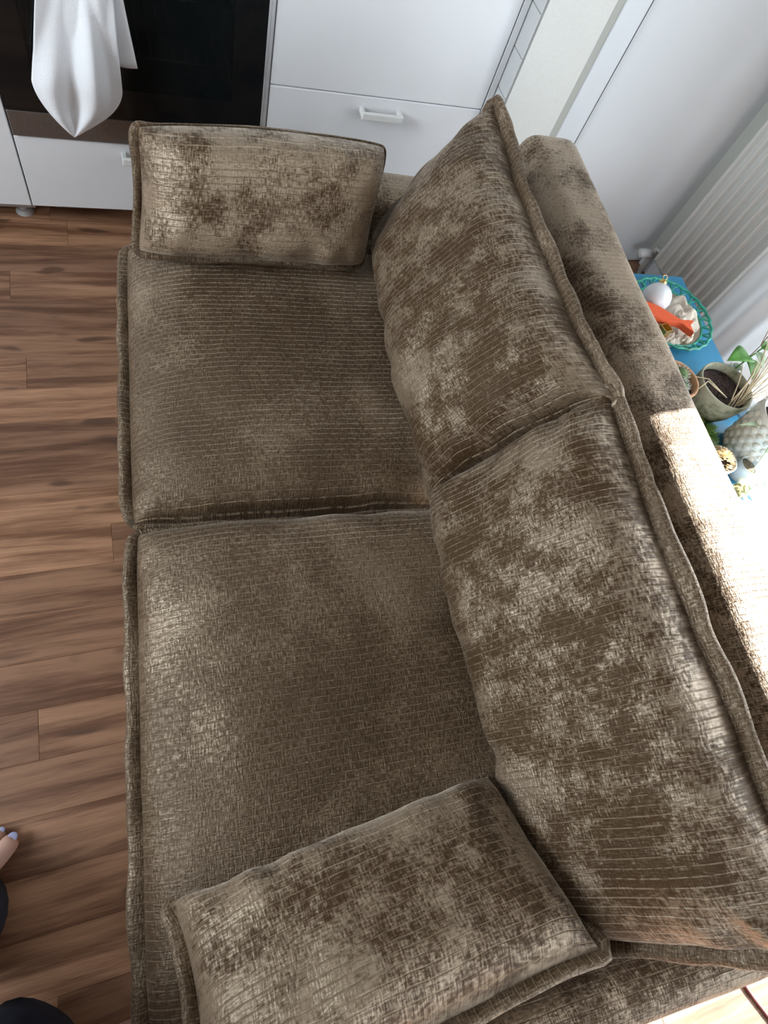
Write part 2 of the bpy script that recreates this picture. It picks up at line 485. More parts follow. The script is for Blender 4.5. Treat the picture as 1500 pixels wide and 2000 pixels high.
# left unit
ul = thing('kitchen_cabinet', 'plain white kitchen cabinet left of the black oven, at the photo corner', 'cabinet', (-0.55, KY + 0.3, 0))
def L(o, root): o.location = -Vector(root.location); return o
L(box('body', -0.855, -0.256, KY + 0.02, KY + 0.58, ZB, ZT, M['white_front'], ul), ul)
L(box('door', -0.854, -0.2525, KY, KY + 0.018, ZB, ZT - 0.003, M['white_front'], ul, 0.0015, 1), ul)
for xx, yy in ((-0.80, KY + .1), (-0.285, KY + .075), (-0.80, KY + .5), (-0.285, KY + .5)): L(unit_leg(ul, xx, yy), ul)
L(box('foot_rail', -0.85, -0.25, KY + 0.045, KY + 0.062, 0.035, 0.08, M['leg_plastic'], ul, 0.002, 1), ul)

# oven housing with drawer
uo = thing('oven_cabinet', 'white oven housing cabinet with a bottom drawer under the black oven', 'cabinet', (0.05, KY + 0.3, 0))
bm = bmesh.new()
box_bm(bm, -0.2495, -0.245, KY + 0.02, KY + 0.58, ZB, ZT); box_bm(bm, 0.3425, 0.350, KY + 0.004, KY + 0.58, ZB, ZT)
box_bm(bm, -0.245, 0.3425, KY + 0.02, KY + 0.58, ZB, ZB + 0.016); box_bm(bm, -0.245, 0.3425, KY + 0.02, KY + 0.57, 0.266, 0.276)
box_bm(bm, -0.245, 0.3425, KY + 0.57, KY + 0.58, ZB, ZT)
L(from_bm('body', bm, M['white_front'], uo), uo)
dr = L(box('drawer', -0.249, 0.3415, KY, KY + 0.018, ZB, 0.277, M['white_front'], uo, 0.0015, 1), uo)
bar_handle(dr, -0.008, 0.112, 0.251, KY)
for xx, yy in ((-0.2, KY + .12), (0.3, KY + .12), (0.3, KY + .5)): L(unit_leg(uo, xx, yy), uo)

# oven
ov = thing('oven', 'black glass built-in oven with a steel bottom strip and white towel hung on it', 'oven', (0.046, KY + 0.3, 0.28))
OX0, OX1 = -0.2485, 0.3415
L(box('steel_strip', OX0, OX1, KY - 0.006, KY + 0.02, 0.2815, 0.345, M['steel'], ov, 0.002, 1), ov)
bm = bmesh.new()
wx0, wx1, wz0, wz1 = OX0 + 0.075, OX1 - 0.075, 0.42, 0.70
for a in ((OX0, wx0, 0.347, 0.745), (wx1, OX1, 0.347, 0.745), (wx0, wx1, 0.347, wz0), (wx0, wx1, wz1, 0.745)):
    box_bm(bm, a[0], a[1], KY - 0.008, KY + 0.016, a[2], a[3])
door = L(from_bm('door', bm, M['black_glass'], ov), ov)
box('door_window', wx0, wx1, KY - 0.0075, KY - 0.003, wz0, wz1, M['oven_pane'], door)
bm = bmesh.new()
for zz, yy in ((0.735, -0.045),):
    pts = [(OX0 + 0.03, KY + yy, zz), (OX1 - 0.03, KY + yy, zz)]
V, F = tube_geo(pts, 0.009, 12)
parts = [(V, F)]
for xx in (OX0 + 0.06, OX1 - 0.06):
    parts.append(tube_geo([(xx, KY - 0.045, 0.735), (xx, KY - 0.006, 0.735)], 0.007, 10))
V, F = merge_geo(parts)
mesh('handle', V, F, M['steel'], door, True)
L(box('control_panel', OX0, OX1, KY - 0.008, KY + 0.016, 0.748, 0.876, M['steel'], ov, 0.002, 1), ov)
bm = bmesh.new()
box_bm(bm, OX0 + .03, OX1 - .03, KY + 0.45, KY + 0.46, 0.30, 0.86); box_bm(bm, OX0 + .03, OX0 + .04, KY + 0.02, KY + 0.45, 0.30, 0.86)
box_bm(bm, OX1 - .04, OX1 - .03, KY + 0.02, KY + 0.45, 0.30, 0.86); box_bm(bm, OX0 + .04, OX1 - .04, KY + 0.02, KY + 0.45, 0.30, 0.31)
box_bm(bm, OX0 + .04, OX1 - .04, KY + 0.02, KY + 0.45, 0.85, 0.86)
L(from_bm('cavity', bm, M['cavity'], ov), ov)
parts = []
for zz in (0.47, 0.60):
    parts.append(tube_geo([(wx0 - .02, KY + 0.04, zz), (wx1 + .02, KY + 0.04, zz)], 0.003, 6))
    parts.append(tube_geo([(wx0 - .02, KY + 0.36, zz), (wx1 + .02, KY + 0.36, zz)], 0.003, 6))
    for k in range(18):
        xx = wx0 + (wx1 - wx0) * k / 17
        parts.append(tube_geo([(xx, KY + 0.04, zz), (xx, KY + 0.36, zz)], 0.0018, 5))
V, F = merge_geo(parts)
L(mesh('rack', V, F, M['rack_steel'], ov, True), ov)
for k in range(4):
    xx = OX0 + 0.10 + 0.13 * k
    V, F = tube_geo([(xx, KY - 0.03, 0.81), (xx, KY - 0.008, 0.81)], [0.016, 0.019], 16)
    L(mesh('knob', V, F, M['steel'], ov), ov)

# right unit
ur = thing('drawer_cabinet', 'white kitchen drawer cabinet right of the oven, behind the sofa', 'cabinet', (0.66, KY + 0.3, 0))
bm = bmesh.new()
box_bm(bm, 0.3505, 0.359, KY + 0.004, KY + 0.58, ZB, ZT); box_bm(bm, 0.359, 0.955, KY + 0.02, KY + 0.58, ZB, ZT)
L(from_bm('body', bm, M['white_front'], ur), ur)
dr = L(box('drawer', 0.361, 0.9575, KY, KY + 0.018, ZB, 0.4655, M['white_front'], ur, 0.0018, 1), ur)
bar_handle(dr, 0.603, 0.722, 0.433, KY)
dr = L(box('drawer', 0.361, 0.9575, KY, KY + 0.018, 0.4685, ZT - .003, M['white_front'], ur, 0.0018, 1), ur)
bar_handle(dr, 0.603, 0.722, 0.84, KY)
L(box('end_panel', 0.9605, 0.9785, KY - 0.001, KY + 0.58, 0.0, ZT, M['white_front'], ur, 0.001, 1), ur)
for xx, yy in ((0.40, KY + .12), (0.92, KY + .12), (0.92, KY + .5), (0.40, KY + .5)): L(unit_leg(ur, xx, yy), ur)
wt = thing('worktop', 'pale kitchen worktop resting on the white cabinets above the oven', 'worktop', (0.05, KY + 0.3, ZT))
L(box('slab', -0.86, 0.979, KY - 0.02, KY + 0.6, ZT + .001, ZT + 0.029, M['white_front'], wt, 0.003, 1), wt)

# towel folded over the oven handle
def towel():
    t = thing('towel', 'white cotton towel hanging in folds over the oven handle, pointed corner down', 'towel', (-0.07, KY - 0.045, 0.33))
    yb = KY - 0.045
    # centre line half width as a function of z, pointed bottom
    rows = []
    tip = Vector((-0.108, 0.330)); left = Vector((-0.172, 0.452)); right = Vector((0.012, 0.452))
    def edges(z):
        if z < 0.452:
            f = (z - 0.330) / (0.452 - 0.330)
            f = max(f, 0.0)
            g = math.sin(f * math.pi / 2) ** 0.88
            return tip.x + (left.x - tip.x) * g, tip.x + (right.x - tip.x) * g
        f = min((z - 0.452) / 0.28, 1)
        return left.x + f * 0.072, right.x + f * 0.004
    V, F = [], []
    NX, NZ = 44, 60
    for j in range(NZ + 1):
        z = 0.330 + (0.745 - 0.330) * j / NZ
        a, b = edges(z)
        for i in range(NX + 1):
            s = i / NX
            x = a + (b - a) * s
            amp = 0.016 * min(1.0, (b - a) / 0.12)
            y = yb - 0.016 - amp * (0.6 * math.sin(s * 9.0 + 1.1 + (z - .5) * 4.5) + 0.4 * math.sin(s * 15.0 + 4.0 - (z - .5) * 7) + 0.35 * noise.noise(Vector((x * 16, z * 9, 2.2))))
            y += 0.016 * math.exp(-((s - (0.86 - 0.9 * (z - 0.46))) / 0.09) ** 2) * min(1.0, (b - a) / 0.12)
            y -= 0.024 * math.exp(-((z - 0.47) / 0.07) ** 2) * math.sin(math.pi * s)
            V.append((x, min(y, yb - 0.0105), z))
    for j in range(NZ):
        for i in range(NX):
            q = j * (NX + 1) + i
            F.append((q, q + 1, q + NX + 2, q + NX + 1))
    o = L(mesh('front_fold', V, F, M['towel'], t, True), t)
    m = o.modifiers.new('thick', 'SOLIDIFY'); m.thickness = 0.003; m.offset = 0
    # fold over the bar and the rear layer, peeping out on the right
    V, F = [], []
    n1 = 12
    for i in range(21):
        s = i / 20
        x = -0.098 + 0.118 * s
        for k in range(n1 + 1):
            q = math.pi * k / n1
            r = 0.0125
            V.append((x, yb - r * math.cos(q), 0.735 + r * math.sin(q)))
        for k in range(1, 17):
            z = 0.735 - 0.247 * k / 16
            spread = 0.030 * (k / 16) * s
            V.append((x + spread, yb + 0.0115 + 0.004 * math.sin(s * 9 + k * .2), z))
    row = n1 + 1 + 16
    for i in range(20):
        for k in range(row - 1):
            a = i * row + k
            F.append((a, a + 1, a + row + 1, a + row))
    o = L(mesh('rear_fold', V, F, M['towel'], t, True), t)
    m = o.modifiers.new('thick', 'SOLIDIFY'); m.thickness = 0.0025; m.offset = 0
towel()

# ------------------------------------------------------------------ radiator, curtain
ra = thing('radiator', 'ribbed pale grey radiator on the right wall by the corner', 'radiator', (1.825, 1.27, 0.09))
RY0, RY1, RZ0, RZ1 = 1.095, 1.435, 0.10, 0.96
L(box('panel', 1.800, 1.84, RY0, RY1, RZ0, RZ1, M['radiator'], ra, 0.004, 2), ra)
NR = 9
pit = (RY1 - RY0) / NR
V, F = [], []
prof = [(0.30, 0.0), (0.38, -0.004), (0.45, -0.012), (0.5, -0.0135), (0.55, -0.012), (0.62, -0.004), (0.70, 0.0)]
V0 = []
for (f, d) in prof:
    V0.append((d, pit * f, 0.0)); 
for (f, d) in prof:
    V0.append((d, pit * f, RZ1 - RZ0 - 0.03))
n = len(prof)
F0 = [(i, i + n, i + n + 1, i + 1) for i in range(n - 1)] + [tuple(range(n)), tuple(reversed(range(n, 2 * n))), (0, n - 1, 2 * n - 1, n)]
fl = bpy.data.meshes.new('flute'); fl.from_pydata(V0, [], F0); fl.update(); fl.materials.append(M['radiator'])
for k in range(NR):
    o = bpy.data.objects.new('flute', fl); COL.objects.link(o); o.parent = ra
    o.location = Vector((1.7998, RY0 + pit * k, RZ0 + 0.015)) - Vector(ra.location)
L(box('top_cover', 1.797, 1.845, RY0 - .002, RY1 + .002, RZ1, RZ1 + 0.012, M['radiator'], ra, 0.003, 1), ra)
L(box('bracket', 1.84, WX, 1.16, 1.18, 0.2, 0.8, M['radiator'], ra), ra)
L(tube('pipe', [(1.826, 1.47, 0.0), (1.826, 1.47, 0.115), (1.826, 1.43, 0.125)], 0.009, M['radiator'], ra), ra)
L(tube('valve', [(1.826, 1.475, 0.09), (1.79, 1.475, 0.09), (1.765, 1.475, 0.09)], [0.014, 0.017, 0.016], M['plastic_white'], ra, 14), ra)
L(tube('pipe', [(1.845, 1.49, 0.0), (1.845, 1.49, 0.06)], 0.010, M['radiator'], ra), ra)

cu = thing('curtain', 'sheer white curtain hanging to the floor beside the radiator', 'curtain', (1.76, 0.78, 0))
V, F = [], []
NY, NZ = 130, 24
for j in range(NZ + 1):
    z = 0.015 + 2.25 * j / NZ
    for i in range(NY + 1):
        s = i / NY
        yy = 0.487 + 0.60 * s
        xx = 1.765 + 0.010 * math.sin(s * 28 + 0.6 * math.sin(z * 1.5)) + 0.006 * math.sin(s * 51 + 1.0)
        V.append((xx, yy, z))
for j in range(NZ):
    for i in range(NY):
        q = j * (NY + 1) + i
        F.append((q, q + 1, q + NY + 2, q + NY + 1))
L(mesh('cloth', V, F, M['curtain'], cu, True), cu)
L(tube('rod', [(1.765, 0.45, 2.275), (1.765, 1.12, 2.275)], 0.011, M['white_paint'], cu, 12), cu)
for yy in (0.50, 1.10):
    L(tube('bracket', [(1.765, yy, 2.275), (WX, yy, 2.275)], 0.007, M['white_paint'], cu), cu)

rb = thing('added_sun_blind', 'added unseen white blind keeping the sun off the near arm', 'blind', (1.85, -0.32, 1.45))  # added out of view to cut off the sun above the armrest
L(box('cloth', 1.848, 1.850, DY0 + 0.005, DY1 - 0.005, 1.46, 2.18, M['curtain'], rb), rb)
L(box('bottom_bar', 1.843, 1.855, DY0 + 0.005, DY1 - 0.005, 1.445, 1.46, M['white_paint'], rb, 0.002, 1), rb)
L(tube('roller', [(1.84, DY0, 2.20), (1.84, DY1, 2.20)], 0.022, M['white_paint'], rb, 16), rb)

# ------------------------------------------------------------------ sofa
YAW = -0.0647
cY, sY = math.cos(YAW), math.sin(YAW)
def S2W(p):
    return Vector((cY * p[0] - sY * p[1], sY * p[0] + cY * p[1], p[2]))

def rounded(name, x0, x1, y0, y1, z0, z1, bev, seg, parent, base, cuts=0, shape=None):
    bm = box_bm(bmesh.new(), x0, x1, y0, y1, z0, z1, bev, seg)
    if cuts:
        for ax, lo, hi in ((0, x0, x1), (1, y0, y1), (2, z0, z1)):
            k = max(1, int((hi - lo) / cuts))
            for i in range(1, k):
                no = Vector((0, 0, 0)); no[ax] = 1; co = Vector((0, 0, 0)); co[ax] = lo + (hi - lo) * i / k
                bmesh.ops.bisect_plane(bm, geom=bm.verts[:] + bm.edges[:] + bm.faces[:], plane_co=co, plane_no=no)
    if shape:
        for v in bm.verts: v.co = shape(v.co)
    uvl = bm.loops.layers.uv.new('UVMap')
    bm.normal_update()
    for f in bm.faces:
        nx, ny, nz = (abs(q) for q in f.normal)
        for lp in f.loops:
            c = lp.vert.co
            if ny > max(nx, nz): lp[uvl].uv = (c.x, c.z)
            elif nx > nz: lp[uvl].uv = (c.z, c.y)
            else: lp[uvl].uv = (c.x, c.y)
    for v in bm.verts: v.co -= Vector(base)
    return smooth_by_angle(from_bm(name, bm, M['fabric_lit'], parent), 60)

SB = (0.40, 0.40, 0.0)
sofa = thing('sofa', 'brown ribbed chenille two-seat sofa with low arms along the kitchen', 'sofa', S2W(SB), YAW)
def lump(c, k=0.004):
    return Vector((noise.noise(c * 5.0), noise.noise(c * 5.0 + Vector((9, 3, 1))), noise.noise(c * 5.0 + Vector((2, 7, 5))))) * k
def back_shape(c):
    c = c + lump(c)
    return c + Vector((0.03 * max(0, c.z - 0.3) / 0.35 - 0.03, 0, 0))
rounded('base', -0.055, 0.80, -0.27, 1.125, 0.09, 0.305, 0.02, 3, sofa, SB, 0.1, lambda c: c + lump(c, .003))
rounded('backrest', 0.765, 0.915, -0.358, 1.262, 0.085, 0.668, 0.042, 5, sofa, SB, 0.05, back_shape)
def near_arm(c):
    c = c + lump(c)
    if c.y > -0.31 : c = Vector((c.x, c.y - 0.03 * max(0, (c.z - 0.42)) / 0.12, c.z))
    return c
rounded('armrest', -0.06, 0.86, -0.356, -0.262, 0.085, 0.545, 0.032, 5, sofa, SB, 0.05, near_arm)
rounded('armrest', -0.06, 0.80, 1.118, 1.236, 0.085, 0.548, 0.040, 5, sofa, SB, 0.05, lambda c: c + lump(c))
for xx, yy in ((0.0, -0.30), (0.0, 1.17), (0.84, -0.30), (0.84, 1.17)):
    V, F = tube_geo([(xx - SB[0], yy - SB[1], 0), (xx - SB[0], yy - SB[1], 0.09)], [0.018, 0.026], 14)
    mesh('leg', V, F, M['sofa_leg'], sofa)

def pillow(name, label, group, C, T1, T2, a=4.0, b=0.5, N1=64, N2=64, wr=0.006, pucker=0.004, kc=0.02, mat='fabric_crushed',
           bow=(0, 0, 0, 0), seed=0, lines='t', fl=(0.013, 0.006), flwave=0.004, extra=None, cat='cushion', droop=0.0, fls=(1, 1, 1, 1)):
    """A stuffed cushion on the seam quad C (s-,t-)(s+,t-)(s+,t+)(s-,t+), plump on both sides, with a piped flange."""
    C = [Vector(c) for c in C]
    cen = sum(C, Vector()) / 4
    lowest = min(c.z for c in C)
    base = Vector((cen.x, cen.y, lowest - 0.0))
    root = thing(name, label, cat, S2W(base), YAW, group)
    sx = ((C[1] - C[0]) + (C[2] - C[3])) / 2; tx = ((C[3] - C[0]) + (C[2] - C[1])) / 2
    W, Hh = sx.length, tx.length
    N = sx.cross(tx).normalized()
    sd_, td = sx.normalized(), tx.normalized()
    as_, at_ = a if isinstance(a, tuple) else (a, a)
    sv = Vector((seed * 3.7, seed * 1.9, seed * 5.3))
    def g(q):
        return math.copysign(1 - (1 - abs(q)) ** 1.9, q)
    def bil(x, y):
        p, q = (x + 1) / 2, (y + 1) / 2
        return C[0] * (1 - p) * (1 - q) + C[1] * p * (1 - q) + C[2] * p * q + C[3] * (1 - p) * q
    def seam(s, t):
        k = abs(s) ** 9 * abs(t) ** 9
        x = s * (1 - kc * k); y = t * (1 - kc * k)
        # bow of the four sides: t-, s+, t+, s-
        P = bil(x, y)
        P = P - td * bow[0] * (1 - s * s) * (1 - t) / 2 + td * bow[2] * (1 - s * s) * (1 + t) / 2
        P = P + sd_ * bow[1] * (1 - t * t) * (1 + s) / 2 - sd_ * bow[3] * (1 - t * t) * (1 - s) / 2
        # wavy seam
        e = max(abs(s), abs(t)) ** 6
        P = P + N * e * flwave * (noise.noise(P * 9 + sv) * 2 + noise.noise(P * 22 + sv))
        return P
    V, UV, idx = [], [], {}
    def prof(s, t):
        return max(0.0, (1 - abs(s) ** as_) * (1 - abs(t) ** at_)) ** b
    for side in (1, -1):
        for j in range(N2 + 1):
            for i in range(N1 + 1):
                s, t = g(2 * i / N1 - 1), g(2 * j / N2 - 1)
                edge = i in (0, N1) or j in (0, N2)
                if edge and side == -1:
                    idx[(side, i, j)] = idx[(1, i, j)]; continue
                P = seam(s, t)
                if not edge:
                    f = prof(s, t)
                    T = T1 if side == 1 else T2
                    h = T * f
                    h += wr * f ** 0.4 * (noise.noise(P * 5 + sv) + 0.5 * noise.noise(P * 12 + sv * 2) + 0.25 * noise.noise(P * 26 + sv))
                    ds = (1 - abs(s)) * W / 2; dt = (1 - abs(t)) * Hh / 2
                    if ds < dt: arc, dd = t * Hh / 2, ds
                    else: arc, dd = s * W / 2, dt
                    h += pucker * math.exp(-((dd - 0.022) / 0.026) ** 2) * math.sin(arc * 62 + 5 * noise.noise(Vector((arc * 7, seed, side))) )  * (0.4 + 0.6 * noise.noise(Vector((arc * 5, seed + 7.7, 0))))
                    if extra and side == 1: h += extra(s, t)
                    P = P + N * max(h, 0.0008) * side
                idx[(side, i, j)] = len(V); V.append(P - base)
                uu, vv = s * W / 2, t * Hh / 2
                UV.append((uu, vv) if lines == 't' else (vv, uu))
    F = []
    for side in (1, -1):
        for j in range(N2):
            for i in range(N1):
                q = (idx[(side, i, j)], idx[(side, i + 1, j)], idx[(side, i + 1, j + 1)], idx[(side, i, j + 1)])
                F.append(q if side == 1 else q[::-1])
    mesh('cover', V, F, M[mat], root, True, UV)
    # flange
    loop = []
    K1, K2 = 70, 70
    def lin(k, K): return 2 * k / K - 1
    for k in range(K1): loop.append((lin(k, K1), -1.0))
    for k in range(K2): loop.append((1.0, lin(k, K2)))
    for k in range(K1): loop.append((-lin(k, K1), 1.0))
    for k in range(K2): loop.append((-1.0, -lin(k, K2)))
    P = [seam(s, t) for s, t in loop]
    FS = [fls[0]] * K1 + [fls[1]] * K2 + [fls[2]] * K1 + [fls[3]] * K2
    for _ in range(8): FS = [(FS[i - 1] + FS[i] + FS[(i + 1) % len(FS)]) / 3 for i in range(len(FS))]
    # small smoothing so the band turns round its corners
    n = len(P)
    for _ in range(2): P = [(P[i - 1] + P[i] * 2 + P[(i + 1) % n]) / 4 for i in range(n)]
    V, F, UV = [], [], []
    arc = 0.0
    ns = 10
    fw, ft = fl
    for i in range(n):
        tan = (P[(i + 1) % n] - P[i - 1]).normalized()
        out = tan.cross(N).normalized()
        arc += (P[i] - P[i - 1]).length
        wv = noise.noise(P[i] * 11 + sv) + 0.5 * noise.noise(P[i] * 27 + sv)
        o2 = (out + N * (0.55 * wv + droop)).normalized()
        n2 = o2.cross(tan).normalized()
        w2 = fw * FS[i] * (1 + 0.22 * noise.noise(P[i] * 14 + sv * 3))
        c = P[i] + o2 * w2 * 0.75
        for k in range(ns):
            q = 2 * math.pi * k / ns
            fat = 1.0 if math.cos(q) > -0.2 else 0.45      # plump outer roll, thin inner web
            V.append(c + o2 * w2 * math.cos(q) + n2 * ft * fat * math.sin(q) - base)
            UV.append((fw * q, arc))
    for i in range(n):
        i2 = (i + 1) % n
        for k in range(ns):
            k2 = (k + 1) % ns
            F.append((i * ns + k, i * ns + k2, i2 * ns + k2, i2 * ns + k))
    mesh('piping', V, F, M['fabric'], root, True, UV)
    return root

GAP = 0.447
# seat cushions (lines run across the seat)
def dent_near(s, t):
    return -0.010 * math.exp(-((s - 0.1) ** 2 + (t + 0.1) ** 2) / 0.3)
def dent_far(s, t):
    return -0.008 * math.exp(-((s - 0.0) ** 2 + (t - 0.1) ** 2) / 0.3) - 0.010 * math.exp(-((s + 0.75) / 0.2) ** 2 - ((t + 0.45) / 0.16) ** 2)
ZS = 0.388
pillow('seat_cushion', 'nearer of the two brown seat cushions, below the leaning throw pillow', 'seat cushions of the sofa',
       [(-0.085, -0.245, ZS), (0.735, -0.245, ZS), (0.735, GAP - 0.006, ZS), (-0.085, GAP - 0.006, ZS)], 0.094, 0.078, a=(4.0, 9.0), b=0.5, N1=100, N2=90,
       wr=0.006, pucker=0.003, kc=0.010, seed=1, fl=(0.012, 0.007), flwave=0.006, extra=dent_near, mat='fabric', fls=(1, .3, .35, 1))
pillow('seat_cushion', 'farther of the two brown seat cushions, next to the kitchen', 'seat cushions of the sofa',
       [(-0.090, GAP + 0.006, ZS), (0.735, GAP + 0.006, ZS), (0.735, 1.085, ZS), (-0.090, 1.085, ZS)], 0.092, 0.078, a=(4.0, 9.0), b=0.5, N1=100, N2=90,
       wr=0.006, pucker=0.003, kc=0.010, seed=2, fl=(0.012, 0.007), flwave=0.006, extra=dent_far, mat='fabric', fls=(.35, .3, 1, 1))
# back cushions: s along -y, t upwards  (normal towards the seat)
pillow('back_cushion', 'farther brown back cushion leaning on the sofa back by the cabinets', 'back cushions of the sofa',
       [(0.440, 1.085, 0.478), (0.425, GAP + 0.001, 0.478), (0.605, GAP + 0.001, 0.772), (0.590, 1.085, 0.782)], 0.098, 0.075, a=4.5, b=0.5, N1=84, N2=72,
       wr=0.015, pucker=0.010, kc=-0.05, bow=(0, 0, -0.012, -0.012), seed=3, lines='s', fl=(0.0135, 0.0075), flwave=0.006, fls=(.3, .35, 1, .7))
pillow('back_cushion', 'nearer brown back cushion leaning on the sunlit sofa back', 'back cushions of the sofa',
       [(0.425, GAP - 0.001, 0.478), (0.455, -0.245, 0.478), (0.605, -0.250, 0.775), (0.603, GAP - 0.001, 0.772)], 0.095, 0.075, a=4.5, b=0.5, N1=88, N2=72,
       wr=0.015, pucker=0.010, kc=-0.04, bow=(0, 0, -0.008, 0), seed=4, lines='s', fl=(0.0135, 0.0075), flwave=0.005, fls=(.3, 1, 1, .35))
# throw pillows
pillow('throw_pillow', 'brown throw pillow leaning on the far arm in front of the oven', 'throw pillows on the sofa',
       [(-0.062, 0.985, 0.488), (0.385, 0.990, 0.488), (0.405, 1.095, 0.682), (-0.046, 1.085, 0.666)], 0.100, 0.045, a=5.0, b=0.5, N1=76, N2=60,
       wr=0.014, pucker=0.009, kc=0.02, bow=(0.0, -0.004, 0.010, -0.008), seed=5, mat='fabric_lit', lines='t', fl=(0.009, 0.0055), flwave=0.006, fls=(1, .35, .25, 1))
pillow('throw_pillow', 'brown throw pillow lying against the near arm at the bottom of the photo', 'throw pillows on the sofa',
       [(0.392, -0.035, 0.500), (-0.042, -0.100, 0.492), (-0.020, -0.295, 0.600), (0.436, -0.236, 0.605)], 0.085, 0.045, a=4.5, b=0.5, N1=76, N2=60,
       wr=0.014, pucker=0.009, kc=-0.03, bow=(-0.004, -0.012, -0.006, -0.006), seed=6, mat='fabric_lit', lines='t', fl=(0.010, 0.0055), flwave=0.006, fls=(.25, 1, 1, 1))

# ------------------------------------------------------------------ table behind the sofa
TZ = 0.35
TB = S2W((1.2, 0.53, 0))
tb = thing('side_table', 'low blue painted table between the sofa back and the radiator', 'table', TB, YAW)
def TL(x0, x1, y0, y1): return x0 - 1.2, x1 - 1.2, y0 - 0.53, y1 - 0.53
x0, x1, y0, y1 = TL(0.955, 1.452, -0.10, 1.185)
box('tabletop', x0, x1, y0, y1, TZ - 0.022, TZ, M['blue'], tb, 0.003, 2)
for xx in (x0 + .03, x1 - .065):
    for yy in (y0 + .03, y1 - .065):
        box('leg', xx, xx + .035, yy, yy + .035, 0, TZ - 0.022, M['blue'], tb, 0.003, 1)
box('apron', x0 + .04, x1 - .04, y0 + .05, y0 + .068, TZ - .08, TZ - .022, M['blue'], tb)
box('apron', x0 + .04, x1 - .04, y1 - .068, y1 - .05, TZ - .08, TZ - .022, M['blue'], tb)
box('apron', x1 - .058, x1 - .04, y0 + .068, y1 - .068, TZ - .08, TZ - .022, M['blue'], tb)

# --- openwork plate
PC = Vector((1.372, 0.925, TZ))
pl = thing('plate', 'green openwork rimmed plate holding the fish and bauble on the blue table', 'plate', PC)
lathe('dish', [(0.0, 0.003), (0.085, 0.003), (0.100, 0.010), (0.106, 0.014), (0.102, 0.015), (0.084, 0.0085), (0.0, 0.0085)], M['plate_base'], pl, 48)
def ring_geo(r, z, rad, n=64, wob=0.0, k=24):
    pts = []
    V, F = [], []
    m = 8
    for i in range(n):
        q = 2 * math.pi * i / n
        rr = r + wob * math.sin(k * q)
        for j in range(m):
            w = 2 * math.pi * j / m
            V.append(((rr + rad * math.cos(w)) * math.cos(q), (rr + rad * math.cos(w)) * math.sin(q), z + rad * math.sin(w)))
    for i in range(n):
        for j in range(m):
            F.append((i * m + j, ((i + 1) % n) * m + j, ((i + 1) % n) * m + (j + 1) % m, i * m + (j + 1) % m))
    return V, F
V, F = ring_geo(0.107, 0.015, 0.0035); mesh('inner_ring', V, F, M['green_wire'], pl, True)
V, F = ring_geo(0.128, 0.027, 0.0038, 120, 0.002, 22); mesh('outer_ring', V, F, M['green_wire'], pl, True)
V, F = [], []
NL = 22
lm = None
for k in range(NL):
    q = 2 * math.pi * k / NL
    if lm is None:
        pts = []
        for i in range(13):
            w = math.pi * i / 12
            dq = 0.13 * math.cos(w); rr = 0.108 + 0.019 * math.sin(w)
            pts.append((rr * math.cos(dq), rr * math.sin(dq), 0.015 + 0.011 * math.sin(w)))
        v_, f_ = tube_geo(pts, 0.0026, 6)
        lm = bpy.data.meshes.new('loop'); lm.from_pydata(v_, [], f_); lm.update(); lm.materials.append(M['green_wire'])
        for p_ in lm.polygons: p_.use_smooth = True
    o = bpy.data.objects.new('loop', lm); COL.objects.link(o); o.parent = pl; o.rotation_euler = (0, 0, q)

# bauble
def sphere_geo(c, r, nu=28, nv=18, sq=(1, 1, 1)):
    V, F = [], []
    for j in range(1, nv):
        w = math.pi * j / nv
        for i in range(nu):
            q = 2 * math.pi * i / nu
            V.append((c[0] + r * sq[0] * math.sin(w) * math.cos(q), c[1] + r * sq[1] * math.sin(w) * math.sin(q), c[2] + r * sq[2] * math.cos(w)))
    V.append((c[0], c[1], c[2] + r * sq[2])); V.append((c[0], c[1], c[2] - r * sq[2]))
    a, b = len(V) - 2, len(V) - 1
    for j in range(nv - 2):
        for i in range(nu):
            i2 = (i + 1) % nu
            F.append((j * nu + i, (j + 1) * nu + i, (j + 1) * nu + i2, j * nu + i2))
    for i in range(nu):
        i2 = (i + 1) % nu
        F.append((a, i, i2)); F.append((b, (nv - 2) * nu + i2, (nv - 2) * nu + i))
    return V, F
BC = Vector((1.318, 0.958, TZ + 0.009))
ba = thing('bauble', 'white glass bauble with a gold cap lying on the green plate', 'ornament', BC)
V, F = sphere_geo((0, 0, 0.040), 0.040); mesh('ball', V, F, M['ball'], ba, True)
ax = Vector((0.30, 0.62, 0.72)).normalized(); cc = Vector((0, 0, 0.04))
tube('cap', [cc + ax * 0.036, cc + ax * 0.046, cc + ax * 0.049], [0.011, 0.010, 0.006], M['gold'], ba, 16)
V, F = ring_geo(0.006, 0, 0.0012, 20)
rq = ax.to_track_quat('X', 'Z')
mesh('hanger', [cc + ax * 0.055 + rq @ Vector(v) for v in V], F, M['gold'], ba, True)
for dv in ((0.75, 0.25, 0.6), (0.68, 0.40, 0.62), (0.82, 0.18, 0.52)):
    d = Vector(dv).normalized(); q = d.to_track_quat('Z', 'Y')
    V, F = lathe_geo([(0.0, 0.0012), (0.004, 0.0008), (0.006, -0.001)], 10)
    mesh('rose_motif', [cc + d * 0.0398 + q @ Vector(v) for v in V], F, M['pink_print'], ba, True)

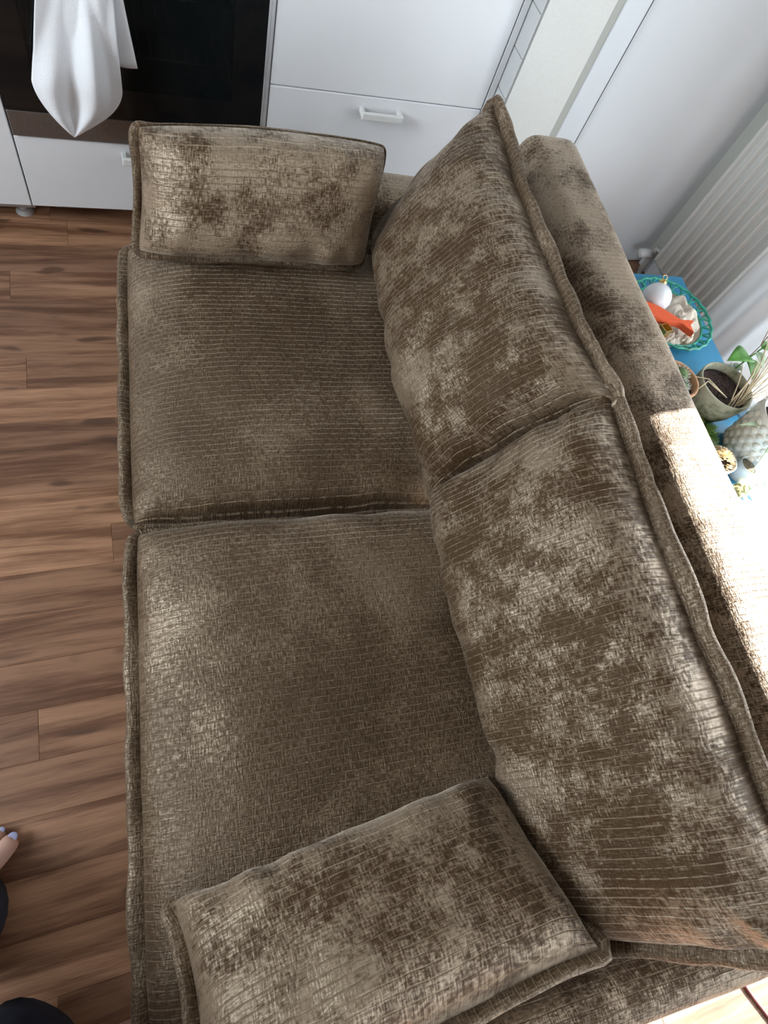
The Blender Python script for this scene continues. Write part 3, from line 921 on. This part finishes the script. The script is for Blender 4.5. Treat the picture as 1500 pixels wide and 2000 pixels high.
# crumpled paper under the fish
def crumple(name, label, cat, c, rx, ry, h, seed, mat, rz=0.0, amp=0.35):
    o = thing(name, label, cat, c, rz)
    V, F = [], []
    nu, nv = 26, 12
    for j in range(nv + 1):
        f = j / nv
        for i in range(nu):
            q = 2 * math.pi * i / nu
            k = 1 + amp * 0.6 * noise.noise(Vector((math.cos(q) * 2.1, math.sin(q) * 2.1, seed)))
            r = f * k
            z = h * (1 - f ** 2.2) * (0.65 + 0.9 * abs(noise.noise(Vector((r * math.cos(q) * 3.1, r * math.sin(q) * 3.1, seed + 4)))))
            V.append((rx * r * math.cos(q), ry * r * math.sin(q), max(z, 0) + 0.001))
    for j in range(nv):
        for i in range(nu):
            i2 = (i + 1) % nu
            F.append((j * nu + i, (j + 1) * nu + i, (j + 1) * nu + i2, j * nu + i2))
    F.append(tuple(reversed(range(nv * nu, nv * nu + nu))))
    mesh('sheet', V, F, mat, o)
    return o
crumple('crumpled_paper', 'crumpled beige paper on the green plate, behind the fish tail', 'paper', (1.408, 0.928, TZ + 0.010), 0.068, 0.072, 0.040, 3.3, M['paper'], 0.3)
crumple('paper_scrap', 'crumpled cream paper scrap on the green plate, below the fish', 'paper', (1.345, 0.852, TZ + 0.012), 0.055, 0.030, 0.020, 8.1, M['paper'], 0.35)
crumple('shell', 'small frilled cream shell on the plate rim under the fish tail', 'shell', (1.388, 0.838, TZ + 0.022), 0.027, 0.012, 0.018, 5.7, M['shell'], 0.4, 0.9)

# fish
FC = Vector((1.300, 0.890, TZ + 0.052))
fi = thing('fish_ornament', 'flat orange red fish ornament lying across the green plate', 'ornament', FC, math.radians(-29))
def fish_outline():
    up = [(-0.098, 0.0), (-0.092, 0.010), (-0.070, 0.0205), (-0.040, 0.0255), (-0.010, 0.0235), (0.020, 0.016), (0.045, 0.0085), (0.058, 0.007), (0.072, 0.0165), (0.094, 0.026)]
    dn = [(0.082, 0.002), (0.084, -0.004), (0.092, -0.024), (0.070, -0.0155), (0.058, -0.0075), (0.045, -0.0085), (0.020, -0.016), (-0.010, -0.0225), (-0.040, -0.0240), (-0.070, -0.019), (-0.092, -0.009)]
    return up + dn
ol = fish_outline(); n = len(ol)
V, F = [], []
for sc_, z in ((0.90, -0.009), (1.0, -0.004), (1.0, 0.004), (0.90, 0.009)):
    for (a_, b_) in ol: V.append((a_ * (1 if sc_ == 1 else 0.985), b_ * sc_, z))
for j in range(3):
    for i in range(n):
        i2 = (i + 1) % n
        F.append((j * n + i2, j * n + i, (j + 1) * n + i, (j + 1) * n + i2))
F.append(tuple(range(n))); F.append(tuple(reversed(range(3 * n, 4 * n))))
bm = bmesh.new()
me = bpy.data.meshes.new('body'); me.from_pydata(V, [], F); bm.from_mesh(me)
bmesh.ops.triangulate(bm, faces=[f for f in bm.faces if len(f.verts) > 4])
bmesh.ops.recalc_face_normals(bm, faces=bm.faces)
body = from_bm('body', bm, M['fish'], fi)
smooth_by_angle(body, 50)
V, F = sphere_geo((-0.082, 0.006, 0.0090), 0.003, 10, 8, (1, 1, .5)); mesh('eye', V, F, M['dark_gap'], fi, True)

# brass cubes
def brass_cube(c, rz, label):
    o = thing('brass_cube', label, 'ornament', c, rz, 'brass cubes on the plate')
    s = 0.013
    bm = box_bm(bmesh.new(), -s, s, -s, s, 0, 2 * s)
    top = [f for f in bm.faces if f.normal.z > .9 or f.calc_center_median().z > 2 * s - 1e-5]
    r = bmesh.ops.inset_region(bm, faces=top, thickness=0.003)
    for f in top:
        for v in f.verts: v.co.z -= 0.012
    from_bm('cup', bm, M['brass'], o)
    rim = bmesh.new()
    for a in ((-s - .001, s + .001, -s - .001, -s + .002), (-s - .001, s + .001, s - .002, s + .001), (-s - .001, -s + .002, -s + .002, s - .002), (s - .002, s + .001, -s + .002, s - .002)):
        box_bm(rim, a[0], a[1], a[2], a[3], 2 * s, 2 * s + 0.002)
    from_bm('rim', rim, M['brass'], o)
brass_cube((1.298, 0.852, TZ + 0.024), 0.2, 'right one of two brass cubes on the plate, below the fish')
brass_cube((1.258, 0.866, TZ + 0.024), 0.35, 'left one of two brass cubes on the plate, half behind the sofa edge')

# --- pots
def pot(name, label, c, prof, mat, soil_r, soil_z, n=40, wob=None):
    o = thing(name, label, 'plant pot', c)
    V, F = lathe_geo(prof, n, cap1=False, wob=wob); mesh('pot', V, F, mat, o, True)
    V, F = [], []
    nr, na = 10, 30
    V.append((0, 0, soil_z + 0.004))
    for j in range(1, nr + 1):
        for i in range(na):
            q = 2 * math.pi * i / na; r = soil_r * j / nr
            p = Vector((r * math.cos(q), r * math.sin(q), 0))
            V.append((p.x, p.y, soil_z + 0.006 * noise.noise(p * 90) + 0.004 * noise.noise(p * 220)))
    for i in range(na): F.append((0, 1 + i, 1 + (i + 1) % na))
    for j in range(nr - 1):
        for i in range(na):
            a = 1 + j * na; b = a + na; i2 = (i + 1) % na
            F.append((a + i, b + i, b + i2, a + i2))
    mesh('soil', V, F, M['soil'], o)
    return o

tp = pot('terracotta_pot', 'small terracotta pot with a white fuzzy cactus beside the sofa back', (1.190, 0.657, TZ),
         [(0.0, 0.0), (0.038, 0.0), (0.041, 0.004), (0.049, 0.068), (0.055, 0.070), (0.057, 0.096), (0.055, 0.100), (0.050, 0.099), (0.048, 0.082)],
         M['terracotta'], 0.049, 0.080)
def cactus(c, r, h, n):
    o = bpy.data.objects.new('cactus', None)
    parts = []
    V, F = lathe_geo([(r * .7, 0), (r, h * .35), (r * .92, h * .7), (r * .5, h * .95), (0.001, h)], 20, c, wob=lambda q, j: r * .07 * math.sin(10 * q))
    cb = mesh('cactus', V, F, M['cactus'], tp, True)
    sp = []
    rr = random.Random(n)
    for k in range(150):
        q = rr.random() * 6.283; f = rr.random()
        z = h * (0.25 + .75 * f); rad = r * math.sqrt(max(0, 1 - (max(0, f - .25)) ** 2))
        p = Vector((c[0] + rad * math.cos(q), c[1] + rad * math.sin(q), c[2] + z))
        d = Vector((math.cos(q) * .8, math.sin(q) * .8, .3 + f)) + Vector((rr.uniform(-.5, .5), rr.uniform(-.5, .5), rr.uniform(-.3, .3)))
        d.normalize()
        t_ = d.orthogonal().normalized() * 0.0012
        e = p + d * 0.008
        sp.append(([p - t_, p + t_, e], [(0, 1, 2)]))
    V, F = merge_geo(sp)
    w = mesh('spines', V, F, M['wool'], cb); w['kind'] = 'stuff'
cactus((0.010, 0.010, 0.078), 0.020, 0.036, 1)
cactus((0.006, -0.022, 0.078), 0.013, 0.026, 2)

BP = Vector((1.335, 0.630, TZ))
bp = pot('stoneware_pot', 'mossy grey stoneware bowl with dark soil and dry grass stems', BP,
         [(0.0, 0.0), (0.040, 0.0), (0.052, 0.006), (0.066, 0.035), (0.071, 0.065), (0.0735, 0.092), (0.0725, 0.096), (0.068, 0.096), (0.065, 0.076)],
         M['moss_pot'], 0.066, 0.072, 44, wob=lambda q, j: 0.0008 * math.sin(3 * q + j))
rr = random.Random(5)
for k in range(16):
    a = rr.uniform(-2.0, -0.4); st = Vector((0.055 * math.cos(a), 0.055 * math.sin(a), 0.078))
    d = Vector((rr.uniform(.5, 1.0), rr.uniform(.15, .8), 0)).normalized() * rr.uniform(0.10, 0.22)
    h = rr.uniform(0.03, 0.07)
    pts = [st + d * (i / 6) + Vector((0, 0, h * math.sin(math.pi * .55 * i / 6))) for i in range(7)]
    tube('stem', pts, [0.0016] * 6 + [0.0007], M['straw'], bp, 5)
for (e1, e2) in (((-0.10, 0.045, 0.085), (-0.055, 0.018, 0.10)), ((-0.125, -0.018, 0.085), (-0.06, 0.012, 0.10))):
    pts = [Vector((-0.01, -0.03, 0.085)), Vector(e2), Vector(e1), Vector(e1) + Vector((-0.04, 0.0, -0.006))]
    q = []
    for i in range(13):
        f = i / 12 * 3; k = min(int(f), 2); w = f - k
        q.append(pts[k].lerp(pts[k + 1], w))
    tube('stem', q, 0.0014, M['straw'], bp, 5)

# leafy plant behind the bowl
def leaf_geo(base, d, up, length, width, fold=0.15, n=9, heart=False):
    base, d, up = Vector(base), Vector(d).normalized(), Vector(up).normalized()
    side = d.cross(up).normalized(); up = side.cross(d)
    V, F = [], []
    for i in range(n):
        f = i / (n - 1)
        w = width * (math.sin(math.pi * (f ** 0.62)) * 0.98 + 0.02 * (1 - f))
        c = base + d * length * f + up * (0.10 * length * math.sin(math.pi * f) - 0.12 * length * f * f)
        for s in (-1, -0.5, 0, 0.5, 1):
            V.append(c + side * w * s + up * abs(s) * w * fold)
    for i in range(n - 1):
        for k in range(4):
            a = i * 5 + k
            F.append((a, a + 1, a + 6, a + 5))
    return V, F
def leaf(parent, name, base, d, up, length, width, mat, **k):
    V, F = leaf_geo(base, d, up, length, width, **k)
    o = mesh(name, V, F, mat, parent, True)
    m = o.modifiers.new('thick', 'SOLIDIFY'); m.thickness = 0.0006
    return o
lp = thing('leafy_plant', 'green leafy plant in a slim glass tube behind the stoneware bowl', 'plant', (1.432, 0.700, TZ))
lathe('vase', [(0.0, 0.0), (0.022, 0.0), (0.024, 0.004), (0.020, 0.05), (0.016, 0.075), (0.014, 0.075), (0.018, 0.05), (0.02, 0.008), (0, 0.008)], M['pot_white'], lp, 24)
tube('stem', [(0, 0, 0.01), (0.004, 0.0, 0.09), (0.02, 0.004, 0.14)], 0.0022, M['leaf'], lp, 6)
leaf(lp, 'leaf', (0.010, 0.004, 0.110), (-0.85, -0.10, 0.10), (0.1, 0.1, 1), 0.085, 0.030, M['leaf'])
leaf(lp, 'leaf', (0.016, 0.004, 0.128), (-0.35, -0.95, 0.15), (-0.2, 0.2, 1), 0.055, 0.012, M['leaf_pale'])
leaf(lp, 'leaf', (0.022, 0.006, 0.138), (0.55, 0.2, 0.2), (0.0, -0.2, 1), 0.030, 0.013, M['leaf'])
leaf(lp, 'leaf', (0.012, 0.002, 0.105), (-0.2, -0.9, -0.1), (0.1, 0.1, 1), 0.060, 0.022, M['leaf'])
for e in ((0.035, 0.07, 0.30), (0.01, 0.06, 0.22), (0.075, 0.09, 0.26)):
    tube('twig', [(0.004, 0, 0.09), (0.02, 0.012, 0.14), tuple(Vector((0.02, 0.012, 0.14)).lerp(Vector(e), .5) + Vector((0.004, -.004, 0))), e], [0.0014, 0.0012, 0.001, 0.0006], M['twig'], lp, 5)

# dry twig with brown leaves
dt = thing('dry_twig', 'dry brown twig with curled leaves lying right of the stoneware bowl', 'twig', (1.46, 0.60, TZ + 0.0))
lathe('holder', [(0.0, 0.0), (0.016, 0.0), (0.017, 0.06), (0.015, 0.06), (0.014, 0.006), (0, 0.006)], M['jar'], dt, 20)
tube('stem', [(0, 0, 0.008), (0.002, -0.004, 0.08), (0.02, -0.02, 0.14)], 0.0015, M['twig'], dt, 5)
for b_, d_ in (((0.002, -0.004, 0.082), (-0.5, -0.5, 0.3)), ((0.006, -0.008, 0.10), (0.8, -0.1, 0.2)), ((0.012, -0.014, 0.12), (-0.3, 0.6, 0.4)), ((0.02, -0.02, 0.14), (0.6, -0.6, 0.2))):
    leaf(dt, 'leaf', b_, d_, (0.2, 0.1, 1), 0.028, 0.008, M['dry_leaf'], fold=0.6)

# moss clump
def tuft(name, label, cat, c, rx, ry, h, n, seed, mat, blade=0.03, kind='stuff'):
    o = thing(name, label, cat, c)
    r_ = random.Random(seed)
    V, F = lathe_geo([(rx * .9, 0), (rx * .7, h * .22), (rx * .3, h * .32), (0.001, h * .34)], 18)
    V = [(a, b * ry / rx, c_) for a, b, c_ in V]
    cu_ = mesh('cushion', V, F, mat, o, True)
    sp = []
    for k in range(n):
        q = r_.random() * 6.283; f = math.sqrt(r_.random())
        p = Vector((rx * f * math.cos(q), ry * f * math.sin(q), h * .3 * (1 - f * f)))
        d = Vector((f * math.cos(q) * .8, f * math.sin(q) * .8, .7)) + Vector((r_.uniform(-.6, .6), r_.uniform(-.6, .6), r_.uniform(-.2, .3)))
        d.normalize(); L_ = blade * r_.uniform(.5, 1.2)
        t_ = d.orthogonal().normalized() * 0.0011
        m_ = p + d * L_ * .6
        e = p + d * L_ + Vector((0, 0, -L_ * .25))
        sp.append(([p - t_, p + t_, m_ + t_, m_ - t_, e], [(0, 1, 2, 3), (3, 2, 4)]))
        for w in (0.35, 0.6, 0.8):
            b0 = p.lerp(e, w); dd = d.cross(Vector((r_.uniform(-1, 1), r_.uniform(-1, 1), r_.uniform(-1, 1)))).normalized()
            sp.append(([b0 - t_ * .7, b0 + t_ * .7, b0 + dd * L_ * .25], [(0, 1, 2)]))
    V, F = merge_geo(sp)
    b = mesh('fronds', V, F, mat, o); b['kind'] = 'stuff'
    return o
tuft('moss_clump', 'feathery green moss clump in front of the stoneware bowl', 'moss', (1.282, 0.553, TZ), 0.038, 0.034, 0.065, 520, 11, M['moss'])
tuft('asparagus_fern', 'pale green feathery fern tuft beside the hobnail glass pot', 'fern', (1.272, 0.492, TZ), 0.032, 0.026, 0.05, 300, 12, M['leaf_pale'], 0.035)

# hobnail glass pot
HC = Vector((1.392, 0.493, TZ))
hp = thing('hobnail_pot', 'large milky hobnail glass pot at the right edge of the blue table', 'plant pot', HC)
HR, HH = 0.064, 0.150
lathe('pot', [(0.0, 0.0), (HR * .82, 0.0), (HR * .92, 0.006), (HR, 0.05), (HR * 1.02, 0.11), (HR * 1.05, HH - .004), (HR * 1.02, HH), (HR * .95, HH - .003), (HR * .92, 0.11), (0, 0.108)], M['hobnail'], hp, 48)
hv = bpy.data.meshes.new('hobnail')
V, F = lathe_geo([(0.0105, 0.0), (0.0095, 0.003), (0.006, 0.0058), (0.0005, 0.0068)], 12, cap0=False)
hv.from_pydata(V, [], F); hv.update(); hv.materials.append(M['hobnail'])
for p_ in hv.polygons: p_.use_smooth = True
for j in range(6):
    z = 0.020 + 0.0215 * j
    r = HR * (0.94 + 0.10 * j / 6)
    for k in range(18):
        q = 2 * math.pi * (k + .5 * (j % 2)) / 18
        o = bpy.data.objects.new('hobnail', hv); COL.objects.link(o); o.parent = hp
        nrm = Vector((math.cos(q), math.sin(q), 0))
        o.location = nrm * (r - 0.001) + Vector((0, 0, z))
        o.rotation_euler = nrm.to_track_quat('Z', 'Y').to_euler()
lathe('soil', [(0.0, 0.112), (HR * .5, 0.115), (HR * .93, 0.110)], M['soil'], hp, 24)
leaf(hp, 'leaf', (-0.03, 0.0, 0.112), (-0.9, 0.15, 0.1), (0, 0, 1), 0.085, 0.007, M['leaf_pale'])
leaf(hp, 'leaf', (-0.02, -0.03, 0.112), (-0.75, -0.55, -0.15), (0, 0, 1), 0.12, 0.008, M['leaf_pale'])

# small white pot with dried cream flower
cp = pot('white_pot', 'small white pot holding a dried cream flower head by the sofa back', (1.243, 0.446, TZ),
         [(0.0, 0.0), (0.026, 0.0), (0.030, 0.004), (0.036, 0.055), (0.037, 0.064), (0.0355, 0.065), (0.033, 0.063), (0.032, 0.054)], M['pot_white'], 0.033, 0.053, 36)
sp = []
rr = random.Random(21)
for k in range(110):
    q = rr.random() * 6.283; f = math.sqrt(rr.random())
    p = Vector((-0.006 + 0.028 * f * math.cos(q), 0.002 + 0.028 * f * math.sin(q), 0.058 + 0.016 * (1 - f * f)))
    d = Vector((f * math.cos(q), f * math.sin(q), .8 - .5 * f)).normalized()
    sp.append(leaf_geo(p, d, d.orthogonal(), 0.014, 0.006, fold=.4, n=5))
V, F = merge_geo(sp)
fo = mesh('flower_head', V, F, M['bloom'], cp, True); fo['kind'] = 'stuff'

# little jar with dried herbs
jr = thing('glass_jar', 'small round glass jar of dried herbs beside the white pot', 'jar', (1.335, 0.428, TZ))
lathe('glass', [(0.0, 0.0), (0.020, 0.0), (0.0255, 0.004), (0.0265, 0.03), (0.0255, 0.050), (0.024, 0.050), (0.0245, 0.03), (0.022, 0.006), (0.0, 0.004)], M['jar'], jr, 32)
lathe('herbs', [(0.0, 0.006), (0.021, 0.007), (0.0235, 0.03), (0.022, 0.040), (0.012, 0.044), (0.0, 0.045)], M['jar_fill'], jr, 28, wob=lambda q, j: 0.0006 * math.sin(7 * q + j))
# lichen stone and leaf sprig
st = crumple('lichen_stone', 'flat stone with yellow lichen in front of the glass jar', 'stone', (1.318, 0.385, TZ), 0.040, 0.018, 0.018, 9.9, M['lichen'], 0.2)
sg = thing('leaf_sprig', 'thin sprig of small yellow green leaves near the striped magazine', 'sprig', (1.335, 0.372, TZ + .024))
tube('stem', [(-0.03, -0.004, 0.0), (0, 0.006, 0.005), (0.05, 0.0, 0.004)], 0.0011, M['leaf_pale'], sg, 5)
for k in range(7):
    f = k / 6
    leaf(sg, 'leaf', (-0.028 + 0.075 * f, 0.004 * math.sin(3 * f), 0.005), (0.4, (1 if k % 2 else -1) * 0.9, 0.2), (0, 0, 1), 0.020, 0.005, M['leaf'] if k % 2 else M['leaf_pale'])

# striped magazine
mg = thing('magazine', 'white magazine with cyan stripes and a navy corner on the table', 'magazine', (1.36, 0.285, TZ), YAW + 0.06)
box('pages', -0.094, 0.11, -0.085, 0.060, 0.0, 0.012, M['cover_white'], mg, 0.001, 1)
box('stripe', -0.093, 0.109, 0.036, 0.052, 0.0120, 0.0124, M['cover_cyan'], mg)
box('stripe', -0.093, 0.109, 0.014, 0.024, 0.0120, 0.0124, M['cover_cyan'], mg)
V = [(-0.092, 0.012, .0120), (-0.092, -0.026, .0120), (-0.005, 0.014, .0120), (-0.092, 0.012, .0124), (-0.092, -0.026, .0124), (-0.005, 0.014, .0124)]
mesh('corner_print', V, [(2, 1, 0), (3, 4, 5), (0, 1, 4, 3), (1, 2, 5, 4), (2, 0, 3, 5)], M['cover_navy'], mg)

# cord on the floor by the near arm
cd = thing('floor_cord', 'thin faded red cord lying on the sunlit floor beyond the near arm', 'cord', (1.06, -0.63, 0))
tube('cord', [(0, 0, 0.004), (0.012, -0.03, 0.004), (0.032, -0.075, 0.004), (0.07, -0.16, 0.004), (0.12, -0.3, 0.004)], 0.004, M['red_cord'], cd, 8)

# ------------------------------------------------------------------ person (legs at the left edge)
pe = thing('person', 'barefoot person in navy trousers standing at the lower left before the sofa', 'person', (-0.45, -0.2, 0))
PO = Vector(pe.location)
def skin_mesh(name, joints, edges, mat, parent, sub=2, root=0):
    me = bpy.data.meshes.new(name)
    me.from_pydata([Vector(j[0]) - PO for j in joints], edges, []); me.update()
    o = link(name, me, mat, parent)
    m = o.modifiers.new('skin', 'SKIN'); m.use_smooth_shade = True
    for i, j in enumerate(joints):
        r = j[1]
        me.skin_vertices[0].data[i].radius = (r, r) if not isinstance(r, tuple) else r
        me.skin_vertices[0].data[i].use_root = (i == root)
    s = o.modifiers.new('sub', 'SUBSURF'); s.levels = sub; s.render_levels = sub
    return o
J, E = [], []
def add(p, r, prev=None):
    J.append((Vector(p), r)); i = len(J) - 1
    if prev is not None: E.append((prev, i))
    return i
pelvis = add((-0.66, -0.26, 0.90), 0.13)
nails = []
def leg(ankle, heading, side, knee, hip):
    h = add(hip, 0.085, pelvis)
    k = add(knee, 0.055, h)
    mid = Vector(knee).lerp(Vector(ankle), 0.35)
    c = add(mid + Vector((-0.015, 0, 0)), 0.052, k)
    an = add(ankle, 0.034, c)
    d = Vector((math.cos(heading), math.sin(heading), 0)); lat = Vector((-d.y, d.x, 0)) * side   # lat points to the little toe
    A = Vector((ankle[0], ankle[1], 0))
    hl = add(A - d * 0.045 + Vector((0, 0, 0.028)), 0.027, an)
    ins = add(A + d * 0.06 + Vector((0, 0, 0.043)), 0.034, an)
    ball = add(A + d * 0.125 + Vector((0, 0, 0.026)), (0.024), ins)
    # toes
    spec = [(-0.030, 0.130, 0.0125, 0.056), (-0.007, 0.140, 0.0088, 0.046), (0.010, 0.135, 0.0082, 0.041), (0.025, 0.127, 0.0078, 0.034), (0.039, 0.116, 0.0075, 0.027)]
    for n_, (l, f, r, ln) in enumerate(spec):
        b = add(A + d * f + lat * l + Vector((0, 0, 0.020)), r * 1.75, ball)
        m_ = add(A + d * (f + ln * .55) + lat * (l * 1.04) + Vector((0, 0, 0.019)), r * 1.5, b)
        t_ = add(A + d * (f + ln) + lat * (l * 1.04) + Vector((0, 0, 0.0125)), r * 1.4, m_)
        nails.append((A + d * (f + ln * 0.93) + lat * (l * 1.04) + Vector((0, 0, 0.0125 + r * 0.98)), d, lat, r * 1.1))
# left foot (towards the kitchen) and right foot (towards the near arm)
TOE_L = math.radians(50)
AL = Vector((-0.325, 0.050, 0)) - Vector((math.cos(TOE_L), math.sin(TOE_L), 0)) * 0.196 + Vector((-math.sin(TOE_L), math.cos(TOE_L), 0)) * 0.030
leg((AL.x, AL.y, 0.085), TOE_L, 1, (-0.49, -0.11, 0.49), (-0.62, -0.17, 0.88))
TOE_R = math.radians(-6)
AR = Vector((-0.310, -0.322, 0))
leg((AR.x, AR.y, 0.085), TOE_R, -1, (-0.43, -0.345, 0.49), (-0.60, -0.345, 0.88))
skin_mesh('body', J, E, M['skin'], pe, 2)
for (p, d, lat, r) in nails:
    V, F = sphere_geo((0, 0, 0), 1.0, 12, 8)
    up = Vector((0, 0, 1)); dd = (d - up * 0.28).normalized(); uu = lat.cross(dd).normalized()
    if uu.z < 0: uu = -uu
    VV = [p - PO + dd * v[0] * r * 0.72 + lat * v[1] * r * 0.62 + uu * v[2] * 0.0016 for v in V]
    mesh('toenail', VV, F, M['nail'], pe, True)
def trouser_leg(pts, rads, seed):
    q, r = [], []
    for i in range(len(pts) - 1):
        for k in range(8):
            f = k / 8
            q.append(Vector(pts[i]).lerp(Vector(pts[i + 1]), f) - PO); r.append(rads[i] * (1 - f) + rads[i + 1] * f)
    q.append(Vector(pts[-1]) - PO); r.append(rads[-1])
    V, F = tube_geo(q, r, 28, cap=False)
    V = [v + Vector((noise.noise(v * 9 + Vector((seed, 0, 0))), noise.noise(v * 9 + Vector((0, seed, 4))), 0)) * 0.010 for v in V]
    return V, F
parts = [trouser_leg([(-0.62, -0.17, 0.90), (-0.49, -0.11, 0.49), (-0.46, -0.085, 0.25), (-0.435, -0.062, 0.045)], [0.112, 0.088, 0.086, 0.097], 1),
         trouser_leg([(-0.60, -0.345, 0.90), (-0.43, -0.345, 0.49), (-0.37, -0.325, 0.25), (-0.312, -0.302, 0.060)], [0.112, 0.088, 0.088, 0.100], 2),
         lathe_geo([(0.001, -0.10), (0.11, -0.08), (0.165, 0.0), (0.16, 0.08), (0.145, 0.16), (0.001, 0.16)], 28, tuple(Vector((-0.655, -0.26, 0.90)) - PO))]
V, F = merge_geo(parts)
o = mesh('trousers', V, F, M['trouser'], pe, True)
m = o.modifiers.new('thick', 'SOLIDIFY'); m.thickness = 0.004; m.offset = -1
